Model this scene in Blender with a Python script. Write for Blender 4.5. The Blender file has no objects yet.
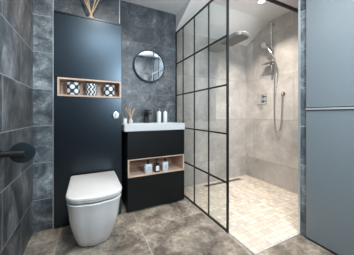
import bpy, bmesh, math, random
from math import sin, cos, pi, radians
from mathutils import Vector, Matrix

C = bpy.context.scene.collection
S = bpy.context.scene
random.seed(7)

# ---------------------------------------------------------------- camera
cam_d = bpy.data.cameras.new('camera')
cam_d.sensor_width = 36.0
cam_d.lens = 36.0 * 184.0 / 354.0
cam_d.shift_y = -13.0 / 354.0
cam_d.clip_start = 0.02
cam = bpy.data.objects.new('camera', cam_d)
C.objects.link(cam)
cam.location = (0, 0, 0.95)
cam.rotation_euler = (radians(90), 0, -math.atan(90 / 184))
S.camera = cam

# ---------------------------------------------------------------- world, exposure
w = bpy.data.worlds.new('world'); S.world = w
w.use_nodes = True
w.node_tree.nodes['Background'].inputs[0].default_value = (0.6, 0.7, 0.8, 1)
w.node_tree.nodes['Background'].inputs[1].default_value = 0.3
S.view_settings.view_transform = 'Standard'
S.view_settings.look = 'None'
S.view_settings.gamma = 1
S.view_settings.use_curve_mapping = False
S.view_settings.exposure = 0.0
ROOM_W = 7.0
DAY_W = 25.0                              # daylight down the roof window
DAY_COL = (0.76, 0.90, 1.0)
REAR_FILL_W = 31.0                              # fill light in the added, unseen rear-wall window
ROOM_COL = (1.0, 0.90, 0.79)
SHOWER_W = 11.5
SHOWER_COL = (1.0, 0.915, 0.82)
SHOWER_SPREAD = 116

# ---------------------------------------------------------------- materials
def new_mat(name):
    m = bpy.data.materials.new(name); m.use_nodes = True
    nt = m.node_tree
    return m, nt, nt.nodes['Principled BSDF']

def plain(name, col, rough=0.5, metal=0.0, noise=0.0, nscale=30.0, spec=0.5, bump=0.0, coat=0.0):
    m, nt, b = new_mat(name)
    b.inputs['Roughness'].default_value = rough
    b.inputs['Metallic'].default_value = metal
    b.inputs['Specular IOR Level'].default_value = spec
    b.inputs['Coat Weight'].default_value = coat
    b.inputs['Base Color'].default_value = (*col, 1)
    if noise or bump:
        tc = nt.nodes.new('ShaderNodeTexCoord')
        n = nt.nodes.new('ShaderNodeTexNoise'); n.inputs['Scale'].default_value = nscale
        n.inputs['Detail'].default_value = 4
        nt.links.new(tc.outputs['Object'], n.inputs['Vector'])
        if noise:
            mx = nt.nodes.new('ShaderNodeMix'); mx.data_type = 'RGBA'
            mx.inputs[6].default_value = (*[c * (1 - noise) for c in col], 1)
            mx.inputs[7].default_value = (*[min(1, c * (1 + noise)) for c in col], 1)
            nt.links.new(n.outputs['Fac'], mx.inputs[0])
            nt.links.new(mx.outputs[2], b.inputs['Base Color'])
        if bump:
            bp = nt.nodes.new('ShaderNodeBump'); bp.inputs['Strength'].default_value = bump
            bp.inputs['Distance'].default_value = 0.01
            nt.links.new(n.outputs['Fac'], bp.inputs['Height'])
            nt.links.new(bp.outputs[0], b.inputs['Normal'])
    return m

def tiles(name, axes, tw, th, off, du, dv, stops, grout, rough=0.45, nscale=3.0, stretch=(1, 1, 1),
          mortar=0.003, tint=0.25, bump=0.2, fine=0.5, second=None, vein=0.7):
    """Tiled surface. axes: which object axes run along the tile rows and across them."""
    m, nt, b = new_mat(name)
    N, L = nt.nodes, nt.links
    tc = N.new('ShaderNodeTexCoord')
    sp = N.new('ShaderNodeSeparateXYZ'); L.new(tc.outputs['Object'], sp.inputs[0])
    def shifted(ax, d):
        a = N.new('ShaderNodeMath'); a.operation = 'ADD'
        L.new(sp.outputs['XYZ'.index(ax)], a.inputs[0]); a.inputs[1].default_value = d
        return a.outputs[0]
    cb = N.new('ShaderNodeCombineXYZ')
    L.new(shifted(axes[0], du), cb.inputs[0]); L.new(shifted(axes[1], dv), cb.inputs[1])
    br = N.new('ShaderNodeTexBrick')
    br.offset = off; br.offset_frequency = 2; br.squash = 1
    br.inputs['Color1'].default_value = (0, 0, 0, 1); br.inputs['Color2'].default_value = (1, 1, 1, 1)
    br.inputs['Mortar'].default_value = (0.5, 0.5, 0.5, 1)
    br.inputs['Scale'].default_value = 1.0
    br.inputs['Mortar Size'].default_value = mortar
    br.inputs['Mortar Smooth'].default_value = 0.3
    br.inputs['Brick Width'].default_value = tw; br.inputs['Row Height'].default_value = th
    L.new(cb.outputs[0], br.inputs['Vector'])
    # every tile its own cut of stone
    rv = N.new('ShaderNodeVectorMath'); rv.operation = 'SCALE'; rv.inputs[3].default_value = 7.0
    L.new(br.outputs['Color'], rv.inputs[0])
    ad = N.new('ShaderNodeVectorMath'); ad.operation = 'ADD'
    L.new(tc.outputs['Object'], ad.inputs[0]); L.new(rv.outputs[0], ad.inputs[1])
    mp = N.new('ShaderNodeMapping'); mp.inputs['Scale'].default_value = stretch
    L.new(ad.outputs[0], mp.inputs['Vector'])
    n1 = N.new('ShaderNodeTexNoise'); n1.inputs['Scale'].default_value = nscale
    n1.inputs['Detail'].default_value = 9; n1.inputs['Roughness'].default_value = 0.62
    n1.inputs['Distortion'].default_value = 0.7
    L.new(mp.outputs[0], n1.inputs['Vector'])
    cr = N.new('ShaderNodeValToRGB'); e = cr.color_ramp.elements
    while len(e) < len(stops): e.new(0.5)
    for k, (p, c) in enumerate(stops):
        e[k].position = p; e[k].color = (*c, 1)
    L.new(n1.outputs['Fac'], cr.inputs[0])
    col = cr.outputs[0]
    if second:
        n3 = N.new('ShaderNodeTexNoise'); n3.inputs['Scale'].default_value = nscale * 0.8
        n3.inputs['Detail'].default_value = 5
        of = N.new('ShaderNodeVectorMath'); of.operation = 'ADD'; of.inputs[1].default_value = (3.3, 8.1, 5.7)
        L.new(mp.outputs[0], of.inputs[0]); L.new(of.outputs[0], n3.inputs['Vector'])
        r3 = N.new('ShaderNodeMapRange'); r3.inputs[1].default_value = 0.42; r3.inputs[2].default_value = 0.65
        L.new(n3.outputs['Fac'], r3.inputs[0])
        mm = N.new('ShaderNodeMix'); mm.data_type = 'RGBA'; mm.blend_type = 'MULTIPLY'
        L.new(r3.outputs[0], mm.inputs[0]); L.new(col, mm.inputs[6]); mm.inputs[7].default_value = (*second, 1)
        col = mm.outputs[2]
    # fine veins
    n2 = N.new('ShaderNodeTexNoise'); n2.inputs['Scale'].default_value = nscale * 7
    n2.inputs['Detail'].default_value = 6; n2.inputs['Roughness'].default_value = 0.7
    L.new(mp.outputs[0], n2.inputs['Vector'])
    mr = N.new('ShaderNodeMapRange'); mr.inputs[3].default_value = 1 - fine; mr.inputs[4].default_value = 1 + fine
    mr.inputs[1].default_value = 0.25; mr.inputs[2].default_value = 0.75
    L.new(n2.outputs['Fac'], mr.inputs[0])
    tr = N.new('ShaderNodeMapRange'); tr.inputs[3].default_value = 1 - tint; tr.inputs[4].default_value = 1 + tint
    L.new(br.outputs['Color'], tr.inputs[0])
    mu = N.new('ShaderNodeMath'); mu.operation = 'MULTIPLY'
    L.new(mr.outputs[0], mu.inputs[0]); L.new(tr.outputs[0], mu.inputs[1])
    nv = N.new('ShaderNodeTexNoise'); nv.inputs['Scale'].default_value = nscale * 0.9
    nv.inputs['Detail'].default_value = 8; nv.inputs['Roughness'].default_value = 0.6; nv.inputs['Distortion'].default_value = 1.2
    ov = N.new('ShaderNodeVectorMath'); ov.operation = 'ADD'; ov.inputs[1].default_value = (11.3, 2.1, 4.7)
    L.new(mp.outputs[0], ov.inputs[0]); L.new(ov.outputs[0], nv.inputs['Vector'])
    s5 = N.new('ShaderNodeMath'); s5.operation = 'SUBTRACT'; s5.inputs[1].default_value = 0.5; L.new(nv.outputs['Fac'], s5.inputs[0])
    ab = N.new('ShaderNodeMath'); ab.operation = 'ABSOLUTE'; L.new(s5.outputs[0], ab.inputs[0])
    vr = N.new('ShaderNodeMapRange'); vr.inputs[1].default_value = 0.0; vr.inputs[2].default_value = 0.022
    vr.inputs[3].default_value = 1 + vein; vr.inputs[4].default_value = 1.0
    L.new(ab.outputs[0], vr.inputs[0])
    mv = N.new('ShaderNodeMath'); mv.operation = 'MULTIPLY'; L.new(mu.outputs[0], mv.inputs[0]); L.new(vr.outputs[0], mv.inputs[1]); mu = mv
    sc = N.new('ShaderNodeVectorMath'); sc.operation = 'SCALE'
    L.new(col, sc.inputs[0]); L.new(mu.outputs[0], sc.inputs[3])
    mx = N.new('ShaderNodeMix'); mx.data_type = 'RGBA'
    L.new(br.outputs['Fac'], mx.inputs[0]); L.new(sc.outputs[0], mx.inputs[6])
    mx.inputs[7].default_value = (*grout, 1)
    L.new(mx.outputs[2], b.inputs['Base Color'])
    b.inputs['Roughness'].default_value = rough
    if bump:
        bp = N.new('ShaderNodeBump'); bp.inputs['Strength'].default_value = bump
        bp.inputs['Distance'].default_value = 0.006
        L.new(n1.outputs['Fac'], bp.inputs['Height']); L.new(bp.outputs[0], b.inputs['Normal'])
    return m

SL = [(0.3, (0.029, 0.036, 0.043)), (0.44, (0.077, 0.093, 0.104)), (0.56, (0.155, 0.175, 0.189)), (0.72, (0.341, 0.364, 0.379))]
SLB = [(0.3, (0.029, 0.034, 0.041)), (0.45, (0.072, 0.08, 0.091)), (0.58, (0.117, 0.127, 0.137)), (0.74, (0.266, 0.273, 0.282))]
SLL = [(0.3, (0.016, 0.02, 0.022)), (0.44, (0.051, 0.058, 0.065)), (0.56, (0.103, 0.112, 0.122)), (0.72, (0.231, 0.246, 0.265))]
GROUT = (0.36, 0.40, 0.43)
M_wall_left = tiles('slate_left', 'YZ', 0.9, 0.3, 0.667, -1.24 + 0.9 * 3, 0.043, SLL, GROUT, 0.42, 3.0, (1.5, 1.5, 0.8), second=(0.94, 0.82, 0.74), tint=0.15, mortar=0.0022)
M_wall_pier = tiles('slate_pier', 'XZ', 0.9, 0.3, 0.0, 3.3, 0.043, SL, GROUT, 0.42, 6.0, mortar=0.0022)
M_wall_back = tiles('slate_back', 'XZ', 1.2, 0.6, 0.4, 0.45, 0.015, SLB, (0.17, 0.19, 0.21), 0.42, 4.5, tint=0.1, mortar=0.0022)
SLR = [(p, tuple(c * 3.0 for c in col)) for p, col in SLB]
M_wall_rear = tiles('pale_slate', 'XZ', 1.2, 0.6, 0.4, 0.45, 0.015, SLR, (0.4, 0.42, 0.44), 0.42, 4.5, mortar=0.003, tint=0.1, vein=0.2)
M_wall_side = tiles('slate_side', 'YZ', 0.6, 0.3, 0.5, 0.3, 0.043, SL, GROUT, 0.42, 4.0)
FL = [(0.3, (0.1, 0.081, 0.065)), (0.44, (0.23, 0.188, 0.149)), (0.56, (0.372, 0.308, 0.245)), (0.72, (0.619, 0.52, 0.421))]
M_floor = tiles('slate_floor', 'YX', 0.6, 0.6, 0.5, 6 - 1.2 + 0.3, 1.4, FL, (0.46, 0.44, 0.41), 0.38, 5.0, tint=0.12, second=(0.84, 0.84, 0.85), mortar=0.0028, vein=0.4)
BG = [(0.3, (0.413, 0.381, 0.356)), (0.45, (0.537, 0.5, 0.468)), (0.58, (0.65, 0.6, 0.562)), (0.74, (0.812, 0.756, 0.708))]
M_shower_back = tiles('stone_back', 'XZ', 1.2, 0.58, 0.5, 0.15, 0.28, BG, (0.42, 0.40, 0.37), 0.45, 2.2, tint=0.06, fine=0.12, bump=0.05, vein=0.08)
M_shower_side = tiles('stone_side', 'YZ', 1.2, 0.58, 0.5, 0.42, 0.28, BG, (0.42, 0.40, 0.37), 0.45, 2.2, tint=0.06, fine=0.12, bump=0.05, vein=0.08)
MO = [(0.3, (0.619, 0.495, 0.381)), (0.45, (0.765, 0.653, 0.537)), (0.6, (0.856, 0.765, 0.668)), (0.75, (0.873, 0.856, 0.787))]
M_mosaic = tiles('mosaic', 'XY', 0.048, 0.048, 0.0, 0.03, 0.01, MO, (0.52, 0.45, 0.37), 0.4, 7.0, tint=0.13, fine=0.1, mortar=0.0022, bump=0.05, vein=0.0)
M_ceiling = plain('white_paint', (0.87, 0.865, 0.855), 0.8, noise=0.02)
M_black = plain('satin_black', (0.0030, 0.0042, 0.0062), 0.30, noise=0.12, nscale=60, spec=0.6)
M_black_metal = plain('black_metal', (0.012, 0.012, 0.013), 0.38, 0.0, noise=0.1, nscale=80)
M_black_vanity = plain('black_lacquer', (0.0045, 0.0055, 0.0065), 0.42, noise=0.12, nscale=60, spec=0.3)
M_black.node_tree.nodes['Principled BSDF'].inputs['Specular Tint'].default_value = (0.66, 0.84, 1.0, 1)
M_black.node_tree.nodes['Principled BSDF'].inputs['Specular IOR Level'].default_value = 0.95
M_dark = plain('dark_gap', (0.008, 0.008, 0.009), 0.7, noise=0.1)
M_ceramic = plain('white_ceramic', (0.76, 0.78, 0.80), 0.12, coat=0.3, noise=0.01)
M_basin = plain('dimmed_white_ceramic', (0.60, 0.615, 0.63), 0.3, noise=0.01)  # basin ceramic, colour darkened to offset the strong light falling on it
M_seat = plain('white_seat', (0.76, 0.72, 0.69), 0.22, noise=0.01)
M_chrome = plain('chrome', (0.66, 0.665, 0.67), 0.14, 1.0, noise=0.03, nscale=60)
M_steel = plain('brushed_steel', (0.66, 0.67, 0.68), 0.28, 1.0, noise=0.08, nscale=90)
M_trim = plain('pale_trim', (0.62, 0.65, 0.68), 0.3, 0.6, noise=0.04)
M_blue = plain('blue_grey_lacquer', (0.185, 0.216, 0.236), 0.36, noise=0.03, nscale=25)
M_mirror = plain('mirror', (0.93, 0.95, 0.96), 0.01, 1.0)
M_white_plastic = plain('white_plastic', (0.85, 0.86, 0.86), 0.3, noise=0.01)
M_white_label = plain('frosted_bottle', (0.55, 0.62, 0.66), 0.35, noise=0.04, nscale=40)
M_paper = plain('label_paper', (0.78, 0.78, 0.76), 0.6, noise=0.04, nscale=50)
M_ink = plain('label_ink', (0.06, 0.06, 0.06), 0.6, noise=0.05)
M_satin = plain('satin_chrome', (0.50, 0.50, 0.50), 0.30, 0.9, noise=0.05, nscale=60)
M_brown_glass = plain('brown_glass', (0.025, 0.018, 0.014), 0.1, noise=0.1)
M_reed = plain('reed', (0.62, 0.45, 0.30), 0.7, noise=0.25, nscale=120)
M_cream = plain('cream_glass', (0.72, 0.66, 0.56), 0.25, noise=0.05)
M_door = plain('door_paint', (0.10, 0.11, 0.12), 0.5, noise=0.03)
M_outdark = plain('black_satin_metal', (0.02, 0.032, 0.038), 0.3, 0.3, noise=0.1, nscale=60)

def wood():
    m, nt, b = new_mat('pale_oak'); N, L = nt.nodes, nt.links
    tc = N.new('ShaderNodeTexCoord'); mp = N.new('ShaderNodeMapping'); mp.inputs['Scale'].default_value = (4, 40, 40)
    L.new(tc.outputs['Object'], mp.inputs[0])
    n = N.new('ShaderNodeTexNoise'); n.inputs['Scale'].default_value = 2.0; n.inputs['Detail'].default_value = 6
    L.new(mp.outputs[0], n.inputs['Vector'])
    cr = N.new('ShaderNodeValToRGB')
    cr.color_ramp.elements[0].position = 0.3; cr.color_ramp.elements[0].color = (0.46, 0.30, 0.215, 1)
    cr.color_ramp.elements[1].position = 0.7; cr.color_ramp.elements[1].color = (0.74, 0.56, 0.45, 1)
    L.new(n.outputs['Fac'], cr.inputs[0]); L.new(cr.outputs[0], b.inputs['Base Color'])
    b.inputs['Roughness'].default_value = 0.5
    return m
M_wood = wood()

def glass():
    m = bpy.data.materials.new('clear_glass'); m.use_nodes = True
    nt = m.node_tree; nt.nodes.clear(); N, L = nt.nodes, nt.links
    out = N.new('ShaderNodeOutputMaterial'); mix = N.new('ShaderNodeMixShader')
    tr = N.new('ShaderNodeBsdfTransparent'); tr.inputs[0].default_value = (0.93, 0.95, 0.95, 1)
    gl = N.new('ShaderNodeBsdfGlossy'); gl.inputs['Roughness'].default_value = 0.02
    fr = N.new('ShaderNodeFresnel')
    ge = N.new('ShaderNodeNewGeometry'); ir = N.new('ShaderNodeMapRange')      # the same reflectance on leaving the pane as on entering
    ir.inputs[3].default_value = 1.45; ir.inputs[4].default_value = 1 / 1.45
    L.new(ge.outputs['Backfacing'], ir.inputs[0]); L.new(ir.outputs[0], fr.inputs[0])
    tc = N.new('ShaderNodeTexCoord'); nz = N.new('ShaderNodeTexNoise'); nz.inputs['Scale'].default_value = 3
    L.new(tc.outputs['Object'], nz.inputs['Vector'])
    bp = N.new('ShaderNodeBump'); bp.inputs['Strength'].default_value = 0.02; bp.inputs['Distance'].default_value = 0.01
    L.new(nz.outputs['Fac'], bp.inputs['Height']); L.new(bp.outputs[0], gl.inputs['Normal'])
    L.new(fr.outputs[0], mix.inputs[0]); L.new(tr.outputs[0], mix.inputs[1]); L.new(gl.outputs[0], mix.inputs[2])
    L.new(mix.outputs[0], out.inputs[0])
    return m
M_glass = glass()

def emit(name, col, s):
    m, nt, b = new_mat(name)
    b.inputs['Base Color'].default_value = (*col, 1)
    b.inputs['Emission Color'].default_value = (*col, 1); b.inputs['Emission Strength'].default_value = s
    return m
M_lamp_warm = emit('lamp_warm', (1.0, 0.9, 0.75), 22)
M_lamp_cool = emit('lamp_cool', (0.9, 0.97, 1.0), 22)

def roll_paper(name, kind):
    """Dark wrapping with white dots, or with white wavy bands."""
    m, nt, b = new_mat(name); N, L = nt.nodes, nt.links
    uv = N.new('ShaderNodeUVMap')
    if kind == 'dots':
        mp = N.new('ShaderNodeMapping'); mp.inputs['Rotation'].default_value = (0, 0, pi / 4)
        mp.inputs['Scale'].default_value = (1 / 0.050,) * 3
        L.new(uv.outputs[0], mp.inputs[0])
        fr = N.new('ShaderNodeVectorMath'); fr.operation = 'FRACTION'; L.new(mp.outputs[0], fr.inputs[0])
        sb = N.new('ShaderNodeVectorMath'); sb.operation = 'SUBTRACT'; sb.inputs[1].default_value = (0.5, 0.5, 0)
        L.new(fr.outputs[0], sb.inputs[0])
        sx = N.new('ShaderNodeSeparateXYZ'); L.new(sb.outputs[0], sx.inputs[0])
        cb = N.new('ShaderNodeCombineXYZ'); L.new(sx.outputs[0], cb.inputs[0]); L.new(sx.outputs[1], cb.inputs[1])
        ln = N.new('ShaderNodeVectorMath'); ln.operation = 'LENGTH'; L.new(cb.outputs[0], ln.inputs[0])
        lt = N.new('ShaderNodeMath'); lt.operation = 'LESS_THAN'; lt.inputs[1].default_value = 0.39
        L.new(ln.outputs['Value'], lt.inputs[0]); fac = lt.outputs[0]
    else:
        sx = N.new('ShaderNodeSeparateXYZ'); L.new(uv.outputs[0], sx.inputs[0])
        a = N.new('ShaderNodeMath'); a.operation = 'MULTIPLY'; a.inputs[1].default_value = 2 * pi / 0.045
        L.new(sx.outputs[1], a.inputs[0])
        s_ = N.new('ShaderNodeMath'); s_.operation = 'SINE'; L.new(a.outputs[0], s_.inputs[0])
        k = N.new('ShaderNodeMath'); k.operation = 'MULTIPLY_ADD'; k.inputs[1].default_value = 0.009
        L.new(s_.outputs[0], k.inputs[0]); L.new(sx.outputs[0], k.inputs[2])
        d = N.new('ShaderNodeMath'); d.operation = 'DIVIDE'; d.inputs[1].default_value = 0.031; L.new(k.outputs[0], d.inputs[0])
        f = N.new('ShaderNodeMath'); f.operation = 'FRACT'; L.new(d.outputs[0], f.inputs[0])
        lt = N.new('ShaderNodeMath'); lt.operation = 'LESS_THAN'; lt.inputs[1].default_value = 0.5
        L.new(f.outputs[0], lt.inputs[0]); fac = lt.outputs[0]
    mx = N.new('ShaderNodeMix'); mx.data_type = 'RGBA'
    mx.inputs[6].default_value = (0.018, 0.026, 0.035, 1); mx.inputs[7].default_value = (0.74, 0.77, 0.78, 1)
    L.new(fac, mx.inputs[0]); L.new(mx.outputs[2], b.inputs['Base Color'])
    b.inputs['Roughness'].default_value = 0.5
    return m
M_dots = roll_paper('dotted_wrap', 'dots')
M_waves = roll_paper('wavy_wrap', 'waves')

# ---------------------------------------------------------------- mesh helpers (world coordinates)
def merge(bm, other):
    me = bpy.data.meshes.new('tmp'); other.to_mesh(me); bm.from_mesh(me); bpy.data.meshes.remove(me); other.free()

def box(bm, x0, x1, y0, y1, z0, z1, bev=0.0, seg=2):
    t = bmesh.new()
    bmesh.ops.create_cube(t, size=1)
    for v in t.verts:
        v.co = Vector(((x0 + x1) / 2 + v.co.x * (x1 - x0), (y0 + y1) / 2 + v.co.y * (y1 - y0), (z0 + z1) / 2 + v.co.z * (z1 - z0)))
    if bev:
        bmesh.ops.bevel(t, geom=t.edges[:], offset=bev, segments=seg, profile=0.5, affect='EDGES')
    merge(bm, t)
    return bm

def prism(bm, pts, axis, a, b):
    """Extrude a polygon (in the two other axes) from a to b along axis."""
    def P(p, t):
        return {'X': (t, p[0], p[1]), 'Y': (p[0], t, p[1]), 'Z': (p[0], p[1], t)}[axis]
    A = [bm.verts.new(P(p, a)) for p in pts]; B = [bm.verts.new(P(p, b)) for p in pts]
    n = len(pts)
    bm.faces.new(A); bm.faces.new(B[::-1])
    for i in range(n):
        bm.faces.new((A[i], B[i], B[(i + 1) % n], A[(i + 1) % n]))
    bmesh.ops.recalc_face_normals(bm, faces=bm.faces[:])
    return bm

def loft(bm, rings, cap=True):
    R = [[bm.verts.new(p) for p in r] for r in rings]
    n = len(R[0])
    for a, b in zip(R, R[1:]):
        for i in range(n):
            bm.faces.new((a[i], a[(i + 1) % n], b[(i + 1) % n], b[i]))
    if cap:
        bm.faces.new(R[0][::-1]); bm.faces.new(R[-1])
    bmesh.ops.recalc_face_normals(bm, faces=bm.faces[:])
    return bm

def lathe(bm, cx, cy, prof, n=24, cap=True, axis='Z', uv=False):
    """prof: list of (radius, height along axis)."""
    rings = []
    for r, z in prof:
        ring = []
        for i in range(n):
            t = 2 * pi * i / n
            if axis == 'Z': ring.append((cx + r * cos(t), cy + r * sin(t), z))
            elif axis == 'Y': ring.append((cx + r * cos(t), z, cy + r * sin(t)))
            else: ring.append((z, cx + r * cos(t), cy + r * sin(t)))
        rings.append(ring)
    t_ = bmesh.new(); loft(t_, rings, cap); merge(bm, t_)
    return bm

def tube(bm, pts, r, n=8, cap=True):
    pts = [Vector(p) for p in pts]
    rings = []; prev = None
    for i, p in enumerate(pts):
        d = (pts[min(i + 1, len(pts) - 1)] - pts[max(i - 1, 0)]).normalized()
        if prev is None:
            u = d.orthogonal().normalized()
        else:
            u = (prev - d * prev.dot(d)).normalized()
        prev = u; v = d.cross(u)
        rr = r[i] if isinstance(r, (list, tuple)) else r
        rings.append([p + (u * cos(2 * pi * k / n) + v * sin(2 * pi * k / n)) * rr for k in range(n)])
    t_ = bmesh.new(); loft(t_, rings, cap); merge(bm, t_)
    return bm

def spline(pts, m=8):
    P = [Vector(p) for p in pts]; out = []
    for i in range(len(P) - 1):
        a = P[max(i - 1, 0)]; b = P[i]; c = P[i + 1]; d = P[min(i + 2, len(P) - 1)]
        for k in range(m):
            t = k / m
            out.append(0.5 * (2 * b + (c - a) * t + (2 * a - 5 * b + 4 * c - d) * t * t + (-a + 3 * b - 3 * c + d) * t ** 3))
    out.append(P[-1])
    return out

def link(name, bm, mat, parent=None, smooth=False, origin=None):
    me = bpy.data.meshes.new(name)
    o = bpy.data.objects.new(name, me); C.objects.link(o)
    if parent is not None:
        org = Vector(parent['org']) ; o.parent = parent; o['org'] = list(org)
    else:
        org = Vector(origin) if origin else Vector((0, 0, 0))
        o.location = org; o['org'] = list(org)
    for v in bm.verts: v.co -= org
    if smooth:
        for f in bm.faces: f.smooth = True
        for e in bm.edges:
            if len(e.link_faces) == 2 and e.calc_face_angle(0) > radians(38): e.smooth = False
    bm.to_mesh(me); bm.free()
    me.materials.append(mat)
    return o

def struct(name, bm, mat, parent=None):
    o = link(name, bm, mat, parent)
    if parent is None: o['kind'] = 'structure'
    return o

def thing(name, loc, label, cat, group=None):
    o = bpy.data.objects.new(name, None); C.objects.link(o)
    o.empty_display_size = 0.05
    o.location = loc; o['org'] = list(loc); o['label'] = label; o['category'] = cat
    if group: o['group'] = group
    return o

def tag(o, label, cat, group=None):
    o['label'] = label; o['category'] = cat
    if group: o['group'] = group
    return o

def part(name, bm, mat, parent, smooth=False, label=None):
    o = link(name, bm, mat, parent, smooth)
    if label: o['label'] = label
    return o

B = bmesh.new

# ---------------------------------------------------------------- room shell
XL, XS, XR = -0.39, 1.02, 2.25           # left wall, shower screen, shower side wall
YB, YP, YN, YR = 2.117, 1.833, 0.89, -0.25   # back wall, pier front, nib's shower face, rear wall
ZC = 2.225
struct('floor', box(B(), XL - 0.1, XR + 0.1, YR - 0.1, YB + 0.1, -0.1, 0.0), M_floor)
b = B(); box(b, XS + 0.006, XR, YN, YB, -0.02, 0.0015)
struct('floor_shower', b, M_mosaic)
WX0, WX1, WY0, WY1 = -0.05, 0.60, -0.10, 0.42           # roof window opening, above and behind the camera
b = B()
box(b, XL - 0.1, WX0, YR - 0.1, YB + 0.1, ZC, ZC + 0.1); box(b, WX1, XR + 0.1, YR - 0.1, YB + 0.1, ZC, ZC + 0.1)
box(b, WX0, WX1, YR - 0.1, WY0, ZC, ZC + 0.1); box(b, WX0, WX1, WY1, YB + 0.1, ZC, ZC + 0.1)
struct('ceiling', b, M_ceiling)
wn = struct('window_1', box(B(), WX0, WX1, WY0, WY1, ZC + 0.07, ZC + 0.076), M_glass)
b = B()
for (p, q, u_, v_) in ((WX0, WX0 + 0.03, WY0, WY1), (WX1 - 0.03, WX1, WY0, WY1), (WX0 + 0.03, WX1 - 0.03, WY0, WY0 + 0.03), (WX0 + 0.03, WX1 - 0.03, WY1 - 0.03, WY1)):
    box(b, p, q, u_, v_, ZC + 0.055, ZC + 0.10)
part('window_frame', b, M_white_plastic, wn)
dl_ = bpy.data.lights.new('opening_light', 'AREA'); dl_.shape = 'RECTANGLE'; dl_.size = WX1 - WX0 - 0.06; dl_.size_y = WY1 - WY0 - 0.06
dl_.energy = DAY_W; dl_.color = DAY_COL
do_ = bpy.data.objects.new('opening_light', dl_); C.objects.link(do_)
do_.location = ((WX0 + WX1) / 2, (WY0 + WY1) / 2, ZC + 0.053)
struct('ceiling_slope', prism(B(), [(YB, 2.026), (YB, ZC), (1.703, ZC)], 'X', XS, XR), M_ceiling)
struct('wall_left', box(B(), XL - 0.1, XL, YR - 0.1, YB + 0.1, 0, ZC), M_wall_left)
struct('wall_back', box(B(), XL, XS, YB, YB + 0.1, 0, ZC), M_wall_back)
struct('wall_shower_back', box(B(), XS, XR + 0.1, YB, YB + 0.1, 0, ZC), M_shower_back)
struct('wall_right', box(B(), XR, XR + 0.1, YR - 0.1, YB, 0, ZC), M_shower_side)
struct('wall_pier', box(B(), XL, -0.256, YP, YB, 0, ZC), M_wall_pier)
struct('wall_boxing', box(B(), -0.256, 0.302, 1.965, YB, 0, ZC), M_wall_back)
struct('wall_nib', box(B(), 1.515, XR, 0.832, YN - 0.001, 0, ZC), M_wall_side)
# rear wall around the door opening the camera looks in from
b = B()
box(b, XL, -0.30, YR - 0.1, YR, 0, ZC); VX0, VX1, VZ0, VZ1 = 0.58, 0.96, 1.15, 2.0
box(b, 0.50, VX0, YR - 0.1, YR, 0, ZC); box(b, VX1, XR, YR - 0.1, YR, 0, ZC); box(b, VX0, VX1, YR - 0.1, YR, 0, VZ0); box(b, VX0, VX1, YR - 0.1, YR, VZ1, ZC); box(b, -0.30, 0.50, YR - 0.1, YR, 2.03, ZC)
struct('wall_rear', b, M_wall_rear)
d = struct('door_1', box(B(), -0.298, 0.498, YR - 0.06, YR - 0.02, 0.004, 2.028), M_door)
b = B(); tube(b, [(0.43, YR - 0.02, 1.0), (0.43, YR + 0.03, 1.0), (0.32, YR + 0.03, 1.0)], 0.009)
part('door_handle', b, M_steel, d, True)
wn = struct('window_added', box(B(), VX0, VX1, YR - 0.086, YR - 0.08, VZ0, VZ1), M_glass)  # unseen window, added to brighten the ceiling and walls
b = B()
for (p, q, u_, v_) in ((VX0, VX0 + 0.03, VZ0, VZ1), (VX1 - 0.03, VX1, VZ0, VZ1), (VX0 + 0.03, VX1 - 0.03, VZ0, VZ0 + 0.03), (VX0 + 0.03, VX1 - 0.03, VZ1 - 0.03, VZ1)):
    box(b, p, q, YR - 0.10, YR - 0.06, u_, v_)
part('window_frame', b, M_white_plastic, wn)
dl_ = bpy.data.lights.new('opening_light', 'AREA'); dl_.shape = 'RECTANGLE'; dl_.size = VX1 - VX0 - 0.06; dl_.size_y = VZ1 - VZ0 - 0.06  # fill light placed in the added window
dl_.energy = REAR_FILL_W; dl_.color = DAY_COL
do_ = bpy.data.objects.new('opening_light', dl_); C.objects.link(do_)
do_.location = ((VX0 + VX1) / 2, YR - 0.058, (VZ0 + VZ1) / 2); do_.rotation_euler = (radians(90), 0, 0)
struct('trim_1', box(B(), -0.2565, -0.2485, YP - 0.004, YP + 0.01, 0, ZC), M_trim)
struct('trim_2', box(B(), 0.297, 0.3055, 1.961, 1.975, 0, ZC), M_trim)
struct('trim_3', box(B(), 1.511, 1.521, YN - 0.012, YN + 0.002, 0, ZC), M_trim)
struct('trim_4', box(B(), XS + 0.004, 1.512, YN - 0.006, YN, -0.01, 0.0025), M_trim)

# ---------------------------------------------------------------- downlights
def downlight(x, y, label, mat, watts, col, spread=160):
    t = thing('downlight', (x, y, ZC), label, 'ceiling light')
    b = B(); lathe(b, x, y, [(0.031, ZC), (0.042, ZC), (0.042, ZC - 0.004), (0.036, ZC - 0.006), (0.031, ZC - 0.003)], 32, cap=False)
    part('rim', b, M_white_plastic, t, True)
    b = B(); lathe(b, x, y, [(0.032, ZC - 0.0005), (0.032, ZC - 0.003), (0.02, ZC - 0.004)], 24)
    part('lens', b, mat, t, True)
    l = bpy.data.lights.new('lamp', 'AREA'); l.shape = 'DISK'; l.size = 0.10; l.energy = watts; l.color = col; l.spread = radians(spread)
    o = bpy.data.objects.new('lamp', l); C.objects.link(o); o.parent = t; o.location = (0, 0, -0.012)
    return t
downlight(1.765, 1.443, 'small round white downlight glowing in the flat ceiling over the shower', M_lamp_warm, SHOWER_W, SHOWER_COL, SHOWER_SPREAD)
downlight(0.12, 1.25, 'round white downlight in the ceiling above the toilet', M_lamp_cool, ROOM_W, ROOM_COL)
downlight(1.05, 0.35, 'round white downlight in the ceiling beside the tall blue cabinet', M_lamp_cool, ROOM_W, ROOM_COL)

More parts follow.
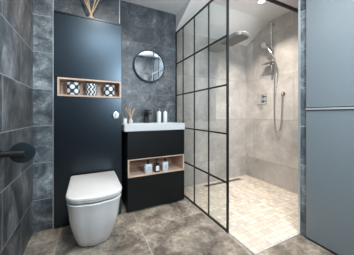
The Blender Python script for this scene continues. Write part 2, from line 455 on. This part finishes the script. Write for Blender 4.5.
# ---------------------------------------------------------------- tall black cabinet with niche
CF = 1.81                                                  # front face
t = thing('tall_cabinet', (0.025, 1.88, 0.0), 'tall satin black panelled cabinet behind the toilet with a wood lined niche', 'cabinet')
cx0, cx1 = -0.243, 0.296
nx0, nx1, nz0, nz1 = -0.222, 0.292, 1.105, 1.262           # wood surround
b = B()
box(b, cx0, cx1, CF + 0.018, 1.962, 0.012, nz0); box(b, cx0, cx1, CF + 0.018, 1.962, nz1, 1.80)
box(b, cx0, nx0, CF + 0.018, 1.962, nz0, nz1); box(b, nx1, cx1, CF + 0.018, 1.962, nz0, nz1)
box(b, cx0, cx1, 1.945, 1.962, nz0, nz1)
part('carcass', b, M_black, t)
part('top_panel', box(B(), cx0 - 0.003, cx1 + 0.003, CF - 0.004, 1.963, 1.798, 1.814, 0.002), M_black, t)
part('upper_panel', box(B(), cx0, cx1, CF, CF + 0.0175, nz1 + 0.002, 1.797, 0.0015), M_black, t)
part('lower_panel', box(B(), cx0, cx1, CF, CF + 0.0175, 0.012, nz0 - 0.002, 0.0015), M_black, t)
nb = B()
th = 0.014
box(nb, nx0, nx1, CF - 0.003, 1.944, nz0, nz0 + th, 0.001); box(nb, nx0, nx1, CF - 0.003, 1.944, nz1 - th, nz1, 0.001)
box(nb, nx0, nx0 + th, CF - 0.003, 1.944, nz0 + th, nz1 - th, 0.001); box(nb, nx1 - th, nx1, CF - 0.003, 1.944, nz0 + th, nz1 - th, 0.001)
box(nb, nx0 + th, nx1 - th, 1.937, 1.944, nz0 + th, nz1 - th)
part('niche_lining', nb, M_wood, t)
fb = B(); lathe(fb, 0.244, 0.943, [(0.034, CF), (0.034, CF - 0.008), (0.031, CF - 0.011), (0.025, CF - 0.0118)], 32, axis='Y')
fl = part('flush_button', fb, M_chrome, t, True, 'round chrome dual flush button')
for s, nm in ((-1, 'small'), (1, 'large')):
    b = B(); pts = []
    r = 0.025; c0 = -0.004
    a0 = math.acos((c0 + 0.0015 * s) / r) if s > 0 else math.acos(-(c0 - 0.0015) / r)
    for k in range(15):
        a = -a0 + 2 * a0 * k / 14
        px, pz = r * cos(a), r * sin(a)
        pts.append((0.244 + s * px, 0.943 + pz))
    prism(b, pts, 'Y', CF - 0.012, CF - 0.0165)
    part('button_half', b, M_satin, fl)

# ---------------------------------------------------------------- vanity
VF = 1.78
t = thing('vanity_unit', (0.655, 1.95, 0.0), 'black vanity unit with drawer and open wood lined shelf under the white basin', 'cabinet')
vx0, vx1 = 0.348, 0.960
sz0, sz1 = 0.342, 0.515
b = B()
box(b, vx0, vx1, VF + 0.018, YB, 0.018, sz0); box(b, vx0, vx1, VF + 0.018, YB, sz1, 0.785)
box(b, vx0, vx0 + 0.012, VF + 0.018, YB, sz0, sz1); box(b, vx1 - 0.012, vx1, VF + 0.018, YB, sz0, sz1)
box(b, vx0, vx1, 2.095, YB, sz0, sz1)
part('carcass', b, M_black_vanity, t)
part('drawer_front', box(B(), vx0, vx1, VF, VF + 0.0175, sz1 + 0.003, 0.779, 0.0015), M_black_vanity, t)
part('lower_panel', box(B(), vx0, vx1, VF, VF + 0.0175, 0.022, sz0 - 0.003, 0.0015), M_black_vanity, t)
for x in (vx0 + 0.03, vx1 - 0.05): part('foot', box(B(), x, x + 0.025, VF + 0.05, VF + 0.075, 0.0, 0.02), M_dark, t)
nb = B(); th = 0.009
box(nb, vx0 + 0.002, vx1 - 0.002, VF - 0.001, 2.094, sz0, sz0 + th, 0.001); box(nb, vx0 + 0.002, vx1 - 0.002, VF - 0.001, 2.094, sz1 - th, sz1, 0.001)
box(nb, vx0 + 0.002, vx0 + 0.016, VF - 0.001, 2.094, sz0 + th, sz1 - th, 0.001); box(nb, vx1 - 0.016, vx1 - 0.002, VF - 0.001, 2.094, sz0 + th, sz1 - th, 0.001)
box(nb, vx0 + 0.016, vx1 - 0.016, 2.084, 2.094, sz0 + th, sz1 - th)
part('shelf_lining', nb, M_wood, t)

# basin: slab with a scooped bowl
t = thing('washbasin', (0.64, 1.945, 0.785), 'white ceramic rectangular washbasin on top of the black vanity', 'basin')
bx0, bx1, by0, by1, bz0, bz1 = 0.316, 0.966, 1.772, YB - 0.001, 0.786, 0.856
def rrect(x0, x1, y0, y1, r, z, n=5):
    pts = []
    for (cx_, cy_, a0) in ((x1 - r, y1 - r, 0), (x0 + r, y1 - r, 90), (x0 + r, y0 + r, 180), (x1 - r, y0 + r, 270)):
        for k in range(n + 1):
            a = radians(a0 + 90 * k / n); pts.append((cx_ + r * cos(a), cy_ + r * sin(a), z))
    return pts
rings = [rrect(bx0 + 0.004, bx1 - 0.004, by0 + 0.004, by1, 0.008, bz0), rrect(bx0, bx1, by0, by1, 0.008, bz0 + 0.004),
         rrect(bx0, bx1, by0, by1, 0.008, bz1 - 0.004), rrect(bx0 + 0.004, bx1 - 0.004, by0 + 0.004, by1 - 0.004, 0.008, bz1),
         rrect(0.385, 0.895, by0 + 0.03, 1.965, 0.03, bz1), rrect(0.389, 0.891, by0 + 0.034, 1.961, 0.03, bz1 - 0.006),
         rrect(0.42, 0.86, by0 + 0.06, 1.93, 0.04, bz1 - 0.05), rrect(0.48, 0.80, by0 + 0.09, 1.90, 0.04, bz1 - 0.06)]
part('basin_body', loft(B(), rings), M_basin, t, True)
b = B(); lathe(b, 0.64, 1.865, [(0.026, bz1 - 0.061), (0.026, bz1 - 0.056), (0.02, bz1 - 0.054)], 24)
part('drain_plug', b, M_black_metal, t, True)

# tap
t = thing('basin_tap', (0.604, 2.02, bz1), 'square matt black mixer tap standing on the white basin', 'tap')
part('tap_body', box(B(), 0.580, 0.628, 1.998, 2.046, bz1, 0.985, 0.004), M_black_metal, t)
b = B(); prism(b, [(2.01, 0.952), (2.01, 0.978), (1.885, 0.968), (1.885, 0.948)], 'X', 0.584, 0.624)
part('spout', b, M_black_metal, t)
b = B(); box(b, 0.582, 0.626, 1.93, 2.046, 0.989, 1.003, 0.002)
part('tap_lever', b, M_black_metal, t)

# soap dispensers on the basin
def dispenser(x, y, label):
    t = thing('soap_dispenser', (x, y, bz1), label, 'soap dispenser', 'white pump bottles on the basin')
    b = B(); lathe(b, x, y, [(0.021, bz1), (0.0235, bz1 + 0.004), (0.0235, bz1 + 0.118), (0.020, bz1 + 0.126), (0.011, bz1 + 0.13), (0.011, bz1 + 0.136)], 24)
    part('bottle', b, M_white_plastic, t, True)
    b = B(); lathe(b, x, y, [(0.0145, bz1 + 0.134), (0.0145, bz1 + 0.152), (0.006, bz1 + 0.154), (0.006, bz1 + 0.180)], 20)
    part('collar', b, M_chrome, t, True)
    b = B(); lathe(b, x, y, [(0.012, bz1 + 0.178), (0.014, bz1 + 0.184), (0.014, bz1 + 0.196), (0.010, bz1 + 0.20)], 20)
    tube(b, [(x, y, bz1 + 0.19), (x - 0.02, y - 0.016, bz1 + 0.19), (x - 0.034, y - 0.027, bz1 + 0.184)], 0.0045)
    part('pump', b, M_chrome, t, True)
    return t
dispenser(0.742, 1.985, 'white soap dispenser with chrome pump, the one nearer the black tap')
dispenser(0.826, 2.005, 'white soap dispenser with chrome pump, nearer the glass shower screen')

# reed diffuser on the basin
def diffuser(x, y, z, label, h, r, tips, mat_b, reed_r):
    t = thing('reed_diffuser', (x, y, z), label, 'reed diffuser')
    b = B(); lathe(b, x, y, [(r, z), (r * 1.06, z + 0.003), (r * 1.06, z + h * 0.62), (r * 0.5, z + h * 0.78), (r * 0.5, z + h), (r * 0.62, z + h + 0.002)], 20)
    part('bottle', b, mat_b, t, True)
    for k, (dx, dy, dz) in enumerate(tips):
        b = B(); tube(b, [(x - dx * 0.08, y - dy * 0.08, z + h * 0.7), (x + dx, y + dy, z + dz)], reed_r, 6)
        part('reed', b, M_reed, t, True)
    return t
diffuser(0.425, 2.0, bz1, 'small cream reed diffuser with thin wooden sticks on the white basin', 0.055, 0.021,
         [(-0.05, 0.01, 0.165), (-0.028, -0.015, 0.155), (-0.004, 0.012, 0.16), (0.02, -0.01, 0.15), (0.042, 0.012, 0.16), (0.03, 0.03, 0.145)], M_cream, 0.0032)
# little white pot
b = B(); lathe(b, 0.357, 1.965, [(0.018, bz1), (0.021, bz1 + 0.004), (0.021, bz1 + 0.05), (0.018, bz1 + 0.052), (0.016, bz1 + 0.044)], 24)
tag(link('pot', b, M_white_plastic, None, True, (0.357, 1.965, bz1)), 'little plain white pot at the left end of the basin', 'pot')

# bottles on the open wood shelf
SZ = sz0 + 0.0097
def care_bottle(x, y, w, h, mat, label, cap_h):
    t = thing('toiletry_bottle', (x, y, SZ), label, 'bottle', 'toiletry bottles on the wooden shelf')
    b = B(); loft(b, [rrect(x - w / 2 * k, x + w / 2 * k, y - w * 0.36 * k, y + w * 0.36 * k, w * 0.2 * k, SZ + z) for k, z in ((0.94, 0), (1, 0.004), (1, h * 0.88), (0.85, h * 0.96), (0.4, h))])
    bo = part('bottle_body', b, mat, t, True)
    b = B(); lathe(b, x, y, [(w * 0.2, SZ + h - 0.004), (w * 0.2, SZ + h + cap_h * 0.6), (w * 0.15, SZ + h + cap_h * 0.7), (w * 0.15, SZ + h + cap_h)], 20)
    part('cap', b, M_black_metal, t, True, 'black bottle cap')
    return t, bo, y - w * 0.36
t, bo, yf = care_bottle(0.562, 1.818, 0.076, 0.096, M_white_label, 'wide pale bottle with black cap, leftmost on the wooden vanity shelf', 0.036)
b = B(); box(b, 0.548, 0.576, yf - 0.0012, yf + 0.001, SZ + 0.06, SZ + 0.063); box(b, 0.551, 0.573, yf - 0.0012, yf + 0.001, SZ + 0.04, SZ + 0.0425)
part('lettering', b, M_ink, bo)
t, bo, yf = care_bottle(0.657, 1.820, 0.052, 0.092, M_brown_glass, 'dark bottle with white label and black pump between the two pale bottles', 0.042)
b = B(); box(b, 0.639, 0.675, yf - 0.001, yf + 0.001, SZ + 0.015, SZ + 0.066)
lb = part('paper_label', b, M_paper, bo, False, 'white paper label')
b = B(); tube(b, [(0.657, 1.820, SZ + 0.128), (0.634, 1.806, SZ + 0.128), (0.623, 1.800, SZ + 0.118)], 0.0055)
part('pump_nozzle', b, M_black_metal, t, True)
t, bo, yf = care_bottle(0.747, 1.818, 0.066, 0.098, M_white_label, 'pale bottle with black cap, rightmost on the wooden vanity shelf', 0.036)
b = B(); box(b, 0.734, 0.760, yf - 0.0012, yf + 0.001, SZ + 0.06, SZ + 0.063); box(b, 0.737, 0.757, yf - 0.0012, yf + 0.001, SZ + 0.04, SZ + 0.0425)
part('lettering', b, M_ink, bo)

# ---------------------------------------------------------------- patterned rolls in the niche
NZ = nz0 + 0.0147
def roll(x, y, r, h, mat, label):
    me = bpy.data.meshes.new('toilet_roll'); b = B(); uvl = b.loops.layers.uv.new('UVMap')
    n = 40; prof = [(r * 0.86, 0), (r * 0.97, 0.003), (r, 0.009), (r, h - 0.009), (r * 0.97, h - 0.003), (r * 0.86, h), (r * 0.36, h), (r * 0.36, h - 0.02)]
    R = [[b.verts.new((rr * cos(2 * pi * i / n), rr * sin(2 * pi * i / n), zz)) for i in range(n)] for rr, zz in prof]
    for j in range(len(prof) - 1):
        for i in range(n):
            f = b.faces.new((R[j][i], R[j][(i + 1) % n], R[j + 1][(i + 1) % n], R[j + 1][i])); f.smooth = True
            for lp, (ii, jj) in zip(f.loops, ((i, j), (i + 1, j), (i + 1, j + 1), (i, j + 1))):
                lp[uvl].uv = (ii / n * 2 * pi * r, prof[jj][1])
    b.faces.new(R[0][::-1]); b.faces.new(R[-1])
    b.to_mesh(me); b.free(); me.materials.append(mat)
    o = bpy.data.objects.new('toilet_roll', me); C.objects.link(o); o.location = (x, y, NZ)
    o['org'] = [x, y, NZ]
    return tag(o, label, 'toilet roll', 'patterned rolls in the niche')
roll(-0.112, 1.872, 0.053, 0.112, M_dots, 'dark roll with big white dots at the left end of the niche')
roll(0.036, 1.872, 0.047, 0.112, M_waves, 'dark roll with white wavy bands in the middle of the niche')
roll(0.190, 1.872, 0.050, 0.108, M_dots, 'dark roll with big white dots at the right end of the niche')

# ---------------------------------------------------------------- twig diffuser on the cabinet
diffuser(0.034, 1.885, 1.814, 'reed diffuser with splayed brown sticks standing on top of the tall black cabinet', 0.062, 0.024,
         [(-0.075, 0.01, 0.235), (-0.055, -0.012, 0.235), (-0.03, 0.02, 0.24), (0.045, -0.012, 0.24), (0.072, 0.01, 0.235)], M_reed, 0.0045)

# ---------------------------------------------------------------- mirror
t = thing('round_mirror', (0.662, YB, 1.335), 'round wall mirror in a thin black frame above the basin', 'mirror')
MZ = 1.52
b = B(); lathe(b, 0.662, MZ, [(0.186, YB), (0.190, YB - 0.004), (0.190, YB - 0.038), (0.187, YB - 0.041), (0.176, YB - 0.041), (0.1745, YB - 0.036), (0.1745, YB - 0.020)], 64, axis='Y')
part('mirror_frame', b, M_black_metal, t, True)
b = B(); lathe(b, 0.662, MZ, [(0.1745, YB - 0.0295), (0.1745, YB - 0.0305)], 64, axis='Y')
for v in b.verts: v.co.y -= (v.co.z - MZ) * 0.03
part('mirror_glass', b, M_mirror, t)

# ---------------------------------------------------------------- toilet
t = thing('toilet', (0.052, 1.58, 0.0), 'white ceramic back-to-wall toilet with closed lid against the black cabinet', 'toilet')
def dshape(cx_, w, yb, yf, r, z, n=10, rb=0.012):
    """flat back, generously rounded front"""
    x0, x1 = cx_ - w / 2, cx_ + w / 2; pts = []
    for k in range(4):
        a = radians(90 * k / 3); pts.append((x1 - rb + rb * cos(a), yb - rb + rb * sin(a), z))
    for k in range(4):
        a = radians(90 + 90 * k / 3); pts.append((x0 + rb + rb * cos(a), yb - rb + rb * sin(a), z))
    rx = min(r, w / 2 - 0.001)
    for k in range(n + 1):
        a = radians(180 + 90 * k / n); pts.append((x0 + rx + rx * cos(a), yf + r + r * sin(a), z))
    # gently bowed front edge
    for k in range(1, 6):
        u = k / 6; px = x0 + rx + (w - 2 * rx) * u
        pts.append((px, yf - 0.012 * (1 - (2 * u - 1) ** 2), z))
    for k in range(n + 1):
        a = radians(270 + 90 * k / n); pts.append((x1 - rx + rx * cos(a), yf + r + r * sin(a), z))
    return pts
tc = 0.052; YBK = CF - 0.001
prof = [(0.225, 1.468, 0.070, 0.004), (0.235, 1.458, 0.075, 0.012), (0.268, 1.418, 0.085, 0.08), (0.298, 1.376, 0.09, 0.16), (0.320, 1.338, 0.095, 0.24),
        (0.330, 1.315, 0.10, 0.31), (0.338, 1.294, 0.10, 0.36), (0.341, 1.285, 0.10, 0.378), (0.335, 1.290, 0.098, 0.383)]
part('seat_gap_shade', loft(B(), [dshape(tc, 0.306, YBK - 0.04, 1.318, 0.092, z_) for z_ in (0.382, 0.397)]), M_dark, t)  # dark filler standing in for the shade in the gap under the seat
part('pan', loft(B(), [dshape(tc, w_, YBK, yf_, r_, z_) for w_, yf_, r_, z_ in prof]), M_ceramic, t, True)
part('base_shadow', loft(B(), [dshape(tc, 0.219, YBK, 1.472, 0.068, z_) for z_ in (0.0, 0.005)]), M_dark, t, True)  # thin dark layer that draws the shadow line under the pan
part('seat', loft(B(), [dshape(tc, 0.312, YBK - 0.03, 1.312, 0.094, 0.396), dshape(tc, 0.342, YBK - 0.03, 1.282, 0.101, 0.3975), dshape(tc, 0.346, YBK - 0.03, 1.278, 0.102, 0.407), dshape(tc, 0.340, YBK - 0.03, 1.284, 0.10, 0.410)]), M_seat, t, True)
part('lid', loft(B(), [dshape(tc, 0.342, YBK - 0.03, 1.284, 0.10, 0.413), dshape(tc, 0.350, YBK - 0.03, 1.274, 0.104, 0.416), dshape(tc, 0.350, YBK - 0.03, 1.274, 0.104, 0.428), dshape(tc, 0.344, YBK - 0.032, 1.279, 0.101, 0.433), dshape(tc, 0.334, YBK - 0.036, 1.287, 0.097, 0.435)]), M_seat, t, True)
for x in (tc - 0.075, tc + 0.075):
    b = B(); tube(b, [(x - 0.02, YBK - 0.02, 0.402), (x + 0.02, YBK - 0.02, 0.402)], 0.011, 12)
    part('hinge', b, M_chrome, t, True)

# ---------------------------------------------------------------- paper holder on the left wall
t = thing('toilet_roll_holder', (XL, 1.20, 0.75), 'black toilet roll holder with short arm and round plate on the left wall', 'toilet roll holder')
b = B(); lathe(b, 1.20, 0.75, [(0.026, XL), (0.026, XL + 0.008), (0.022, XL + 0.010)], 28, axis='X')
part('wall_rose', b, M_black_metal, t, True)
b = B(); tube(b, [(XL + 0.005, 1.20, 0.752), (-0.30, 1.20, 0.750), (-0.289, 1.20, 0.750), (-0.286, 1.20, 0.750)], [0.0155, 0.0155, 0.0145, 0.009], 20)
part('arm', b, M_black_metal, t, True)
b = B(); lathe(b, -0.304, 0.750, [(0.046, 1.214), (0.053, 1.216), (0.055, 1.222), (0.055, 1.232), (0.050, 1.236)], 40, axis='Y')
part('end_plate', b, M_outdark, t, True, 'dark teal black round plate')

# ---------------------------------------------------------------- shower screen
t = thing('shower_screen', (XS, 1.64, 0.0), 'black framed grid glass shower screen', 'shower screen')
ye = 1.155; bw = 0.0065
part('glass_pane', box(B(), XS - 0.004, XS + 0.004, ye, YB - 0.004, 0.012, 1.985), M_glass, t)
for y in (ye, YB - 0.009):
    part('stile', box(B(), XS - 0.0075, XS + 0.0075, y - 0.0085, y + 0.0085, 0.0, 2.0, 0.001), M_black_metal, t)
for z in (0.007, 1.987):
    part('rail', box(B(), XS - 0.0075, XS + 0.0075, ye + 0.0085, YB - 0.0175, z - 0.007, z + 0.007, 0.001), M_black_metal, t)
for z in (0.397, 0.794, 1.191, 1.590):
    part('transom', box(B(), XS - 0.007, XS + 0.007, ye + 0.0085, YB - 0.0175, z - bw, z + bw, 0.001), M_black_metal, t)
for y in (1.412, 1.667, 1.920):
    part('mullion', box(B(), XS - 0.0055, XS + 0.0055, y - 0.0055, y + 0.0055, 0.014, 1.98, 0.001), M_black_metal, t)
part('support_bar', box(B(), XS - 0.011, XR - 0.001, ye - 0.008, ye + 0.008, 2.0, 2.03, 0.001), M_black_metal, t)

# ---------------------------------------------------------------- shower fittings
t = thing('rain_shower_head', (1.62, YB, 1.87), 'long grey rain shower head projecting from the back shower wall', 'shower head')
b = B()
hx0, hx1 = 1.50, 1.715
def blade(x0, x1, y0, y1, z, r=0.085, n=10):
    pts = [(x1, y1, z), (x0, y1, z)]
    for k in range(n + 1):
        a = radians(180 + 90 * k / n); pts.append((x0 + r + r * cos(a), y0 + r + r * sin(a), z))
    for k in range(n + 1):
        a = radians(270 + 90 * k / n); pts.append((x1 - r + r * cos(a), y0 + r + r * sin(a), z))
    return pts
loft(b, [blade(hx0 + 0.006, hx1 - 0.006, 1.526, YB - 0.001, 1.845, 0.08), blade(hx0, hx1, 1.52, YB - 0.001, 1.851), blade(hx0, hx1, 1.52, YB - 0.001, 1.880), blade(hx0 + 0.008, hx1 - 0.008, 1.528, YB - 0.001, 1.887, 0.08)])
part('head_body', b, plain('satin_steel', (0.50, 0.50, 0.50), 0.32, 0.9, noise=0.05, nscale=60), t, True)
b = B(); loft(b, [blade(hx0 + 0.012, hx1 - 0.012, 1.534, 1.85, z_, 0.075) for z_ in (1.8425, 1.8455)])
part('nozzle_plate', b, plain('nozzle_grey', (0.20, 0.195, 0.19), 0.5, 0.2, noise=0.2, nscale=200), t)
part('wall_bracket', box(B(), hx0 + 0.02, hx1 - 0.02, YB - 0.02, YB, 1.83, 1.90, 0.004), M_chrome, t)

RY, RX = 1.645, 2.205
t = thing('shower_riser_rail', (XR, RY, 1.50), 'slim vertical chrome riser rail on the side wall of the shower', 'shower rail')
b = B(); tube(b, [(RX, RY, 1.50), (RX, RY, 2.165)], 0.0105, 12)
part('rail', b, M_chrome, t, True)
for z in (1.52, 2.15):
    b = B(); tube(b, [(XR, RY, z), (RX - 0.012, RY, z)], 0.016, 14)
    part('bracket', b, M_chrome, t, True)
b = B(); box(b, RX - 0.02, RX + 0.02, RY - 0.02, RY + 0.02, 1.80, 1.85, 0.006); tube(b, [(RX - 0.005, RY, 1.835), (RX - 0.026, RY + 0.015, 1.838)], 0.013, 12)
part('slider', b, M_chrome, t, True)
b = B(); box(b, RX - 0.055, RX + 0.025, RY - 0.055, RY + 0.115, 1.635, 1.648, 0.005); box(b, RX - 0.02, RX + 0.02, RY - 0.02, RY + 0.02, 1.60, 1.665, 0.005)
part('soap_tray', b, M_satin, t, True)

t = thing('hand_shower', (2.16, 1.70, 1.85), 'small chrome hand shower hooked on the riser rail', 'hand shower')
ax = Vector((-0.72, -0.05, -0.68)).normalized(); hc = Vector((2.150, 1.715, 1.885))
u = ax.orthogonal().normalized(); v = ax.cross(u)
rings = []
for r, s in ((0.012, -0.03), (0.030, -0.022), (0.043, -0.006), (0.045, 0.004), (0.040, 0.009)):
    rings.append([hc + ax * s + (u * cos(2 * pi * k / 24) + v * sin(2 * pi * k / 24)) * r for k in range(24)])
part('spray_head', loft(B(), rings), M_satin, t, True)
b = B(); tube(b, spline([hc - ax * 0.02, (2.150, 1.683, 1.86), (2.150, 1.635, 1.79), (2.160, 1.565, 1.655)]), 0.0115, 10)
part('handle', b, M_chrome, t, True)
b = B(); tube(b, spline([(2.161, 1.564, 1.652), (2.172, 1.567, 1.55), (2.20, 1.60, 1.35), (2.215, 1.617, 1.10), (2.218, 1.612, 0.86), (2.218, 1.595, 0.765), (2.22, 1.565, 0.735), (2.222, 1.535, 0.77), (2.222, 1.518, 0.92), (2.222, 1.512, 1.10), (2.222, 1.512, 1.195)]), 0.0075, 10)
tag(link('shower_hose', b, M_steel, None, True, (2.22, 1.565, 0.73)), 'ribbed silver shower hose hanging in a loop on the shower wall', 'hose')
t = thing('hose_outlet', (XR, 1.512, 1.215), 'small round chrome wall outlet at the end of the shower hose', 'wall outlet')
b = B(); lathe(b, 1.512, 1.215, [(0.027, XR), (0.027, XR - 0.006), (0.022, XR - 0.009)], 24, axis='X')
part('rose', b, M_chrome, t, True)
b = B(); tube(b, [(XR - 0.005, 1.512, 1.215), (2.222, 1.512, 1.215), (2.222, 1.512, 1.19)], 0.011, 12)
part('elbow', b, M_chrome, t, True)
t = thing('shower_valve', (XR, 1.831, 1.172), 'square chrome concealed shower valve plate with two knobs', 'shower valve')
part('cover_plate', box(B(), XR - 0.010, XR, 1.752, 1.912, 1.095, 1.25, 0.004), M_chrome, t)
for z, y in ((1.205, 1.83), (1.14, 1.83)):
    b = B(); lathe(b, y, z, [(0.024, XR - 0.008), (0.024, XR - 0.040), (0.020, XR - 0.044)], 24, axis='X')
    box(b, XR - 0.052, XR - 0.038, y - 0.045, y + 0.006, z - 0.006, z + 0.006, 0.002)
    part('knob', b, M_chrome, t, True)
t = thing('floor_drain', (1.72, 2.027, 0.0), 'long narrow dark linear drain in the beige shower floor', 'drain')
part('channel', box(B(), 1.40, 2.03, 2.0, 2.055, -0.003, 0.003, 0.001), M_dark, t)
part('grate', box(B(), 1.405, 2.025, 2.008, 2.047, 0.002, 0.005, 0.001), plain('drain_steel', (0.22, 0.19, 0.16), 0.45, 0.5, noise=0.2), t)

# ---------------------------------------------------------------- tall blue-grey cabinet on the right
KX = 1.50
t = thing('wardrobe_cabinet', (1.85, 0.29, 0.0), 'tall blue-grey cabinet with a full width steel handle at the right', 'cabinet')
y0, y1 = YR + 0.005, 0.828
part('carcass', box(B(), KX + 0.02, 2.10, y0, y1, 0.03, 2.215), M_blue, t)
part('plinth', box(B(), KX + 0.03, 2.08, y0, y1 - 0.002, 0.0, 0.03), M_dark, t)
dl = part('door', box(B(), KX, KX + 0.019, y0, y1, 0.018, 0.984, 0.0015), M_blue, t)
du = part('door', box(B(), KX, KX + 0.019, y0, y1, 1.004, 2.212, 0.0015), M_blue, t)
b = B(); box(b, KX - 0.012, KX + 0.004, y0, y1 - 0.004, 0.997, 1.001, 0.0005); box(b, KX - 0.012, KX - 0.009, y0, y1 - 0.004, 0.985, 1.001, 0.0005)
part('handle_rail', b, plain('pale_steel', (0.62, 0.63, 0.64), 0.42, 0.55, noise=0.05, nscale=60), dl, False, 'brushed steel handle rail')
